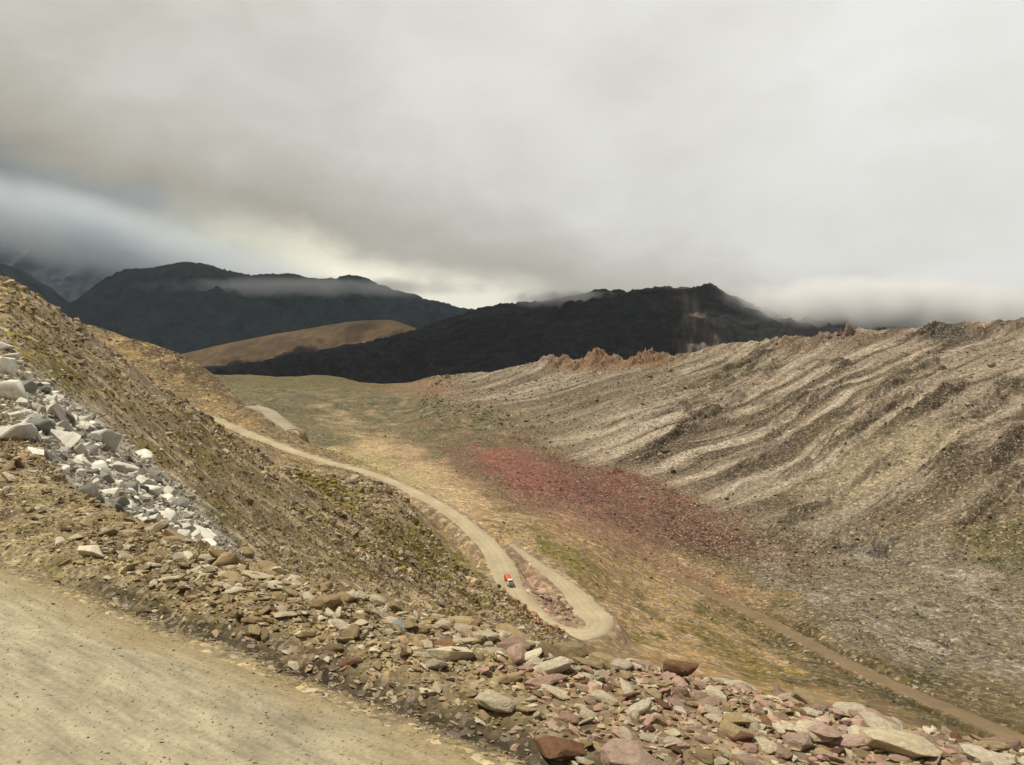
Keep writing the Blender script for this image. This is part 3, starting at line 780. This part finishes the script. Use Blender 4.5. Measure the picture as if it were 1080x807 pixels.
def p1(cc, px, py, x, y, v, g):
    u = np.interp(py, [300, 385], [724, 738])
    w = sm(1.1, .5, np.abs(px-u-7*gn(py/14, py*0, 3))/np.interp(py, [300, 340, 385], [10, 20, 34]))*sm(-.8, .0, fbm(px/9, py/26, 57, 4))*sm(305, 312, py)
    s = sm(.0, .45, fbm(px/5, py/34, 55, 4))
    cc = mixp(cc, w*.9, C(120, 102, 90, .5)); cc = mixp(cc, w*s*.7, C(164, 150, 134, .6))
    w2 = sm(330, 300, py)*sm(690, 720, px)*sm(790, 750, px)
    return mixp(cc, w2*.5, C(92, 80, 70, .5))
mountain('dark_mountain', [(120,402),(185,394),(240,387),(290,378),(330,371),(385,361),(430,350),(470,337),(500,327),(540,320),(575,317),(605,312),(632,306),(660,307),(700,303),(725,304),(748,299),(765,309),(800,324),(860,335),(900,331),(940,343),(1000,352),(1100,362),(1300,380)],
         4000, 2350, 425, np.array([.013,.012,.011]), 11, 70, rows=220, step=2.0, paintf=p1, gl=70, crestj=22)  # near-black rock colour also carries the cloud shade
mountain('brown_hill', [(60,402),(120,392),(190,374),(240,362),(300,351),(345,343),(385,338),(408,337),(440,346),(520,362),(600,380)], 5400, 4300, 400, C(124,100,68,.40), 21, 70, gl=110)
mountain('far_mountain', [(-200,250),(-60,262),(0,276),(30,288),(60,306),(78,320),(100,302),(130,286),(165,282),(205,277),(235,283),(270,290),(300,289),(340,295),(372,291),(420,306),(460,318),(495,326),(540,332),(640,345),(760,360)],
         7600, 5600, 392, np.array([.034,.050,.060]), 31, 160, rows=200, gl=150, crestj=30)  # blue of the hazy distance is put into the rock colour
mountain('blue_mountain', [(-300,150),(-60,190),(0,215),(60,240),(110,258),(150,268),(200,292),(260,310),(340,330)], 11500, 9500, 360, np.array([.022,.036,.052]), 41, 160, gl=200)  # bluish base colour, distance haze painted in here too
# ground sheet to the horizon
gm = mesh_np('ground', np.array([[-6e4,-6e4,-420],[6e4,-6e4,-420],[6e4,6e4,-420],[-6e4,6e4,-420]]), np.array([[0,1,2,3]]), np.repeat(C(110,100,70)[None], 4, 0), True, {'farness': np.ones(4)})
structure(link('ground', gm, M_mtn))

# ------------------------------------------------------------------ the van on the valley road
def box(bm, c, s, bev=0.0, top=None):
    r = bmesh.ops.create_cube(bm, size=1)
    for v in r['verts']:
        k = top if (top and v.co.z > 0) else (1, 1, 0)
        v.co = Vector((c[0]+v.co.x*s[0]*k[0] + (k[2] if top and v.co.z > 0 else 0), c[1]+v.co.y*s[1]*k[1], c[2]+v.co.z*s[2]))
    if bev: bmesh.ops.bevel(bm, geom=list({e for v in r['verts'] for e in v.link_edges}), offset=bev, segments=2, affect='EDGES')
def part(name, bm, mat, parent):
    me = bpy.data.meshes.new(name); bmesh.ops.recalc_face_normals(bm, faces=bm.faces); bm.to_mesh(me); bm.free()
    return link(name, me, mat, parent)
def cyl(bm, c, r, w, axis='Y', seg=18):
    q = bmesh.ops.create_cone(bm, cap_ends=True, segments=seg, radius1=r, radius2=r, depth=w)
    m = Matrix.Translation(c) @ (Matrix.Rotation(R(90), 4, 'X') if axis == 'Y' else Matrix.Identity(4))
    bmesh.ops.transform(bm, matrix=m, verts=q['verts'])
W_ = mat_plain('white_paint', (.8, .79, .74), .35); RD = mat_plain('red_paint', (.5, .05, .03), .45); OR = mat_plain('orange_tarp', (.55, .16, .05), .8)
GL = mat_plain('dark_glass', (.01, .012, .015), .08, dirt=.08); TY = mat_plain('tyre_rubber', (.02, .02, .02), .9); RM = mat_plain('rim_steel', (.35, .35, .35), .4, .6)
YL = mat_plain('headlamp_glass', (.8, .75, .6), .1); BK = mat_plain('black_trim', (.03, .03, .03), .6)
truck = bpy.data.objects.new('small_truck', None); COL.objects.link(truck)
tag(truck, 'small white truck with red load body driving down the winding valley road', 'truck')
bm = bmesh.new(); box(bm, (-.1, 0, .62), (5.0, 1.5, .22), .04); part('chassis', bm, BK, truck)
bm = bmesh.new(); box(bm, (1.75, 0, 1.35), (1.5, 1.95, 1.25), .10); box(bm, (1.58, 0, 2.2), (1.3, 1.85, .6), .08, top=(.8, .9, -.08)); cab = part('cab', bm, W_, truck)
bm = bmesh.new(); box(bm, (2.235, 0, 2.15), (.06, 1.55, .56), .01); ws = part('windscreen', bm, GL, cab); ws.rotation_euler = (0, 0, 0)
for sgn in (-1, 1):
    bm = bmesh.new(); box(bm, (1.6, sgn*.905, 2.15), (.8, .05, .42), .01); part('side_window', bm, GL, cab)
    bm = bmesh.new(); cyl(bm, (0, 0, 0), .16, .06); hl = part('headlight', bm, YL, cab); hl.rotation_euler = (0, 0, R(90)); hl.location = (2.52, sgn*.72, 1.15)
    bm = bmesh.new(); box(bm, (2.15, sgn*1.12, 1.95), (.06, .16, .3), .02); part('mirror', bm, BK, cab)
bm = bmesh.new(); box(bm, (2.53, 0, 1.15), (.05, .95, .32), .01); part('grille', bm, BK, cab)
bm = bmesh.new(); box(bm, (2.58, 0, .72), (.16, 1.95, .24), .04); part('bumper', bm, W_, truck)
bm = bmesh.new(); box(bm, (-.95, 0, .82), (3.6, 2.05, .12), .02)
for sgn in (-1, 1): box(bm, (-.95, sgn*1.0, 1.5), (3.6, .06, 1.25), .02)
box(bm, (.82, 0, 1.6), (.06, 1.95, 1.45), .02); box(bm, (-2.72, 0, 1.5), (.06, 1.95, 1.25), .02)
for q in np.linspace(-2.5, .6, 6):
    for sgn in (-1, 1): box(bm, (q, sgn*1.045, 1.5), (.08, .05, 1.25), .01)
part('load_body', bm, RD, truck)
bm = bmesh.new(); bmesh.ops.create_grid(bm, x_segments=14, y_segments=8, size=1)
for v in bm.verts:
    x, y = v.co.x, v.co.y; v.co = Vector((-.95+x*1.76, y*.96, 2.05+.35*(1-y*y)*(1-.5*x**4)+.07*math.sin(x*9+y*4)))
g_ = bmesh.ops.extrude_face_region(bm, geom=list(bm.faces)); bmesh.ops.translate(bm, vec=(0, 0, -.12), verts=[v for v in g_['geom'] if isinstance(v, bmesh.types.BMVert)])
part('tarpaulin', bm, OR, truck)
for x in (1.75, -1.7):
    for sgn in (-1, 1):
        bm = bmesh.new(); cyl(bm, (x, sgn*.86, .42), .42, .26); w_o = part('wheel', bm, TY, truck)
        bm = bmesh.new(); cyl(bm, (x, sgn*1.0, .42), .2, .03); part('rim', bm, RM, w_o)
# stand it on the road
pt = np.array(P(535, 615, 237)); i = int(np.argmin(np.hypot(RP[:, 0]-pt[0], RP[:, 1]-pt[1])))
dv = RP[i+3]-RP[i-3]; truck.scale = (.82,)*3; truck.location = (RP[i][0]-.4, RP[i][1], RP[i][2]+.06)
truck.rotation_euler = (0, -math.atan2(dv[2], math.hypot(dv[0], dv[1])), math.atan2(dv[1], dv[0]))

# ------------------------------------------------------------------ low cloud and air
def cloud_vol(name, c, rad, dens, label, scale=.004, thr=(.45, .62), seed=0.0, colr_=(1, 1, 1), rotz=0, soft=(0.0, .5)):
    bm = bmesh.new(); bmesh.ops.create_icosphere(bm, subdivisions=4, radius=1)
    me = bpy.data.meshes.new(name); bm.to_mesh(me); bm.free()
    o = link(name, me); o.location = c; o.scale = rad; o.rotation_euler[2] = rotz
    m = bpy.data.materials.new(name); m.use_nodes = True; nt = m.node_tree; nt.nodes.clear()
    out = nt.nodes.new('ShaderNodeOutputMaterial'); pv = nt.nodes.new('ShaderNodeVolumePrincipled'); nt.links.new(pv.outputs[0], out.inputs['Volume'])
    pv.inputs['Color'].default_value = (*colr_, 1); pv.inputs['Anisotropy'].default_value = 0
    tc = nt.nodes.new('ShaderNodeTexCoord'); ln = N(nt, 'ShaderNodeVectorMath', operation='LENGTH'); nt.links.new(tc.outputs['Object'], ln.inputs[0])
    geo = nt.nodes.new('ShaderNodeNewGeometry'); 
    nz = N(nt, 'ShaderNodeTexNoise', Scale=scale, Detail=5.0, Roughness=.6); nz.noise_dimensions = '4D'; nz.inputs['W'].default_value = seed
    nt.links.new(geo.outputs['Position'], nz.inputs['Vector'])
    edge = mth(nt, 'SUBTRACT', 1.0, ln.outputs['Value'])
    a = mth(nt, 'ADD', nz.outputs['Fac'], mth(nt, 'MULTIPLY', edge, .35))
    r = nt.nodes.new('ShaderNodeMapRange'); r.interpolation_type = 'SMOOTHSTEP'; r.inputs['From Min'].default_value = thr[0]; r.inputs['From Max'].default_value = thr[1]; nt.links.new(a, r.inputs['Value'])
    e2 = nt.nodes.new('ShaderNodeMapRange'); e2.inputs['From Min'].default_value = soft[0]; e2.inputs['From Max'].default_value = soft[1]; nt.links.new(edge, e2.inputs['Value'])
    nt.links.new(mth(nt, 'MULTIPLY', mth(nt, 'MULTIPLY', r.outputs[0], e2.outputs[0]), dens), pv.inputs['Density'])
    me.materials.append(m); o['kind'] = 'stuff'; tag(o, label, 'cloud')
    return o
CLOUDS = True
if CLOUDS:
    cloud_vol('cloud', P(925, 324, 3700), (950, 460, 165), .016, 'white cloud shrouding the right shoulder of the dark mountain', .0050, (.46, .70), 1.3, soft=(0, .6))
    cloud_vol('cloud', P(600, 316, 3800), (360, 220, 60), .012, 'small wisp of cloud clinging to the crest of the dark mountain', .009, (.5, .76), 4.1, soft=(0, .6))
    cloud_vol('cloud', P(330, 304, 7250), (1900, 420, 130), .0030, 'thin mist drifting across the crest of the far blue ridge', .0026, (.45, .72), 2.6, soft=(0, .6))
    cl3 = cloud_vol('cloud', P(80, 246, 8700), (4300, 800, 520), .0036, 'blue-grey fog bank hiding the far mountains at upper left', .0009, (.40, .78), 7.7, (.88, .94, 1), soft=(0, .7))
    cl3.rotation_euler[1] = R(15)
# unseen clouds added above the view to cast shade on the mountains
def shade_cloud(c, rx, ry, rz, seed, label):
    bm = bmesh.new(); bmesh.ops.create_icosphere(bm, subdivisions=6, radius=1)
    P_ = np.array([v.co[:] for v in bm.verts]); k = fbm(P_[:, 0]*2.2+P_[:, 2], P_[:, 1]*2.2-P_[:, 2], seed, 5, .55)
    for v, kk in zip(bm.verts, k): v.co = Vector((v.co.x*rx, v.co.y*ry, v.co.z*rz*(1 if v.co.z > 0 else .35)))*(1+.28*float(kk))
    for f in bm.faces: f.smooth = True
    me = bpy.data.meshes.new('cloud'); bm.to_mesh(me); bm.free()
    m, nt, b = new_mat('shade_cloud_body'); b.inputs['Base Color'].default_value = (.8, .8, .8, 1); b.inputs['Roughness'].default_value = 1; b.inputs['Specular IOR Level'].default_value = 0
    o = link('cloud', me, m); o.location = c; o['kind'] = 'stuff'; tag(o, label, 'cloud')
shade_cloud((-2280, 3650, 2450), 1950, 1080, 260, 3, 'unseen cloud added above the view to shade the dark mountain')
shade_cloud((-5600, 7250, 4400), 4300, 1150, 400, 9, 'unseen cloud added above the view to shade the far blue mountains')

# ------------------------------------------------------------------ sky and sun
SUN = Vector((-.40, .04, .80)).normalized()
elev = math.asin(SUN.z); az = math.atan2(SUN.x, SUN.y)
w = bpy.data.worlds.new('World'); sc.world = w; w.use_nodes = True; nt = w.node_tree; nt.nodes.clear()
out = nt.nodes.new('ShaderNodeOutputWorld'); bg = nt.nodes.new('ShaderNodeBackground'); nt.links.new(bg.outputs[0], out.inputs[0])
skn = nt.nodes.new('ShaderNodeTexSky'); skn.sky_type = 'NISHITA'; skn.sun_disc = False; skn.sun_elevation = elev; skn.sun_rotation = az; skn.air_density = 1.2; skn.dust_density = 2
BG = .1; bg.inputs['Strength'].default_value = BG
tc = nt.nodes.new('ShaderNodeTexCoord'); sx = nt.nodes.new('ShaderNodeSeparateXYZ'); nt.links.new(tc.outputs['Generated'], sx.inputs[0])
x_o, y_o, z_o = sx.outputs
hz = mth(nt, 'MAXIMUM', mth(nt, 'SQRT', mth(nt, 'ADD', mth(nt, 'MULTIPLY', x_o, x_o), mth(nt, 'MULTIPLY', y_o, y_o))), .001)
u = mth(nt, 'DIVIDE', x_o, hz); e = mth(nt, 'DIVIDE', z_o, hz)
mp = N(nt, 'ShaderNodeMapping'); mp.inputs['Rotation'].default_value = (0, R(20), 0); mp.inputs['Scale'].default_value = (1.7, 1.7, 3.0); nt.links.new(tc.outputs['Generated'], mp.inputs[0])
def noise(scale, det, seed, rough=.5, vec=None, dist=0.0):
    n = N(nt, 'ShaderNodeTexNoise', Scale=scale, Detail=det, Roughness=rough, Distortion=dist); n.noise_dimensions = '4D'; n.inputs['W'].default_value = seed
    nt.links.new(vec or mp.outputs[0], n.inputs['Vector']); return n.outputs['Fac']
na = noise(1.6, 6, 2.0); nb = noise(4.0, 8, 5.0, .55, dist=.4); nc_ = noise(9.0, 8, 9.0, .6)
q = mth(nt, 'ADD', e, mth(nt, 'MULTIPLY_ADD', u, .249, -.048))         # height over the slanting edge of the cloud deck
q = mth(nt, 'ADD', q, mth(nt, 'MULTIPLY_ADD', nb, .075, -.0375)); q = mth(nt, 'ADD', q, mth(nt, 'MULTIPLY_ADD', nc_, .05, -.025))
deck = N(nt, 'ShaderNodeMapRange'); deck.interpolation_type = 'SMOOTHSTEP'
deck.inputs['From Min'].default_value = -.02; deck.inputs['From Max'].default_value = .035; nt.links.new(q, deck.inputs['Value'])
# the deck: dull warm grey near its lower edge and at left, paler upward and to the right
lum = mth(nt, 'ADD', mth(nt, 'MULTIPLY', e, .55), mth(nt, 'MULTIPLY_ADD', u, .46, .54))
lum = mth(nt, 'ADD', lum, mth(nt, 'MULTIPLY_ADD', na, .55, -.275)); lum = mth(nt, 'ADD', lum, mth(nt, 'MULTIPLY_ADD', nb, .42, -.21))
def dr(fac, pts): return ramp(nt, fac, pts)
deckc = dr(lum, [(0.05, lin((128,121,107))), (.25, lin((160,154,141))), (.5, lin((194,191,182))), (.75, lin((216,214,208))), (1, lin((230,229,225)))])
edge_d = N(nt, 'ShaderNodeMapRange'); edge_d.inputs['From Min'].default_value = .13; edge_d.inputs['From Max'].default_value = .0; nt.links.new(q, edge_d.inputs['Value'])
deckc = mixc(nt, mth(nt, 'MULTIPLY', edge_d.outputs[0], .75), deckc, lin((150,142,127)))
# under the deck: a bright warm gap towards the centre, blue-grey air at left
gapf = mth(nt, 'ADD', u, mth(nt, 'MULTIPLY_ADD', nb, .3, -.15))
under = dr(mth(nt, 'ADD', gapf, .7), [(.05, lin((112,118,118))), (.28, lin((150,156,156))), (.36, lin((204,202,184))), (.52, lin((250,244,222))), (.9, lin((206,204,198)))])
cl = mixc(nt, deck.outputs[0], under, deckc)
# thin spots let a little blue sky through
thin = ramp(nt, noise(1.1, 5, 21.0), [(.62, 0.0), (.8, .12)])
# unseen sky overhead and behind is dimmed to lower the ambient light
hv = mth(nt, 'MULTIPLY', ramp(nt, z_o, [(.42, 1.0), (.75, .38)]), ramp(nt, mth(nt, 'ADD', y_o, .5), [(.1, .45), (.7, 1.0)]))
clb = N(nt, 'ShaderNodeVectorMath', operation='SCALE'); nt.links.new(cl, clb.inputs[0]); nt.links.new(mth(nt, 'MULTIPLY', hv, 1.09/BG), clb.inputs['Scale'])
nt.links.new(mixc(nt, thin, clb.outputs[0], skn.outputs[0]), bg.inputs['Color'])
sl = bpy.data.lights.new('sun', 'SUN'); sl.energy = 4.9; sl.angle = R(1.2); sl.color = (1, .93, .80)
so = bpy.data.objects.new('sun', sl); COL.objects.link(so); so.rotation_euler = SUN.to_track_quat('Z', 'Y').to_euler(); so.location = (0, 0, 500)

# haze
HAZE = True
if HAZE:
    bm = bmesh.new(); bmesh.ops.create_cube(bm, size=1)
    for v in bm.verts: v.co = Vector((v.co.x*2.6e4, 5500+v.co.y*1.6e4, -421 + (v.co.z+.5)*2600))
    me = bpy.data.meshes.new('haze'); bm.to_mesh(me); bm.free(); ho = link('haze', me); ho['kind'] = 'stuff'; ho['label'] = 'thin bluish mountain air over the valley'; ho['category'] = 'haze'
    m = bpy.data.materials.new('haze'); m.use_nodes = True; t_ = m.node_tree; t_.nodes.clear()
    o_ = t_.nodes.new('ShaderNodeOutputMaterial'); pv = t_.nodes.new('ShaderNodeVolumePrincipled'); t_.links.new(pv.outputs[0], o_.inputs['Volume'])
    pv.inputs['Color'].default_value = (.72, .85, 1, 1); pv.inputs['Density'].default_value = 1.3e-5; me.materials.append(m)
vs = sc.view_settings; sc.display_settings.display_device = 'sRGB'; vs.view_transform = 'Standard'; vs.look = 'None'; vs.gamma = 1; vs.exposure = 0; vs.use_curve_mapping = False
sc.cycles.volume_bounces = 3; sc.cycles.max_bounces = 6; sc.cycles.diffuse_bounces = 3; sc.cycles.volume_max_steps = 256
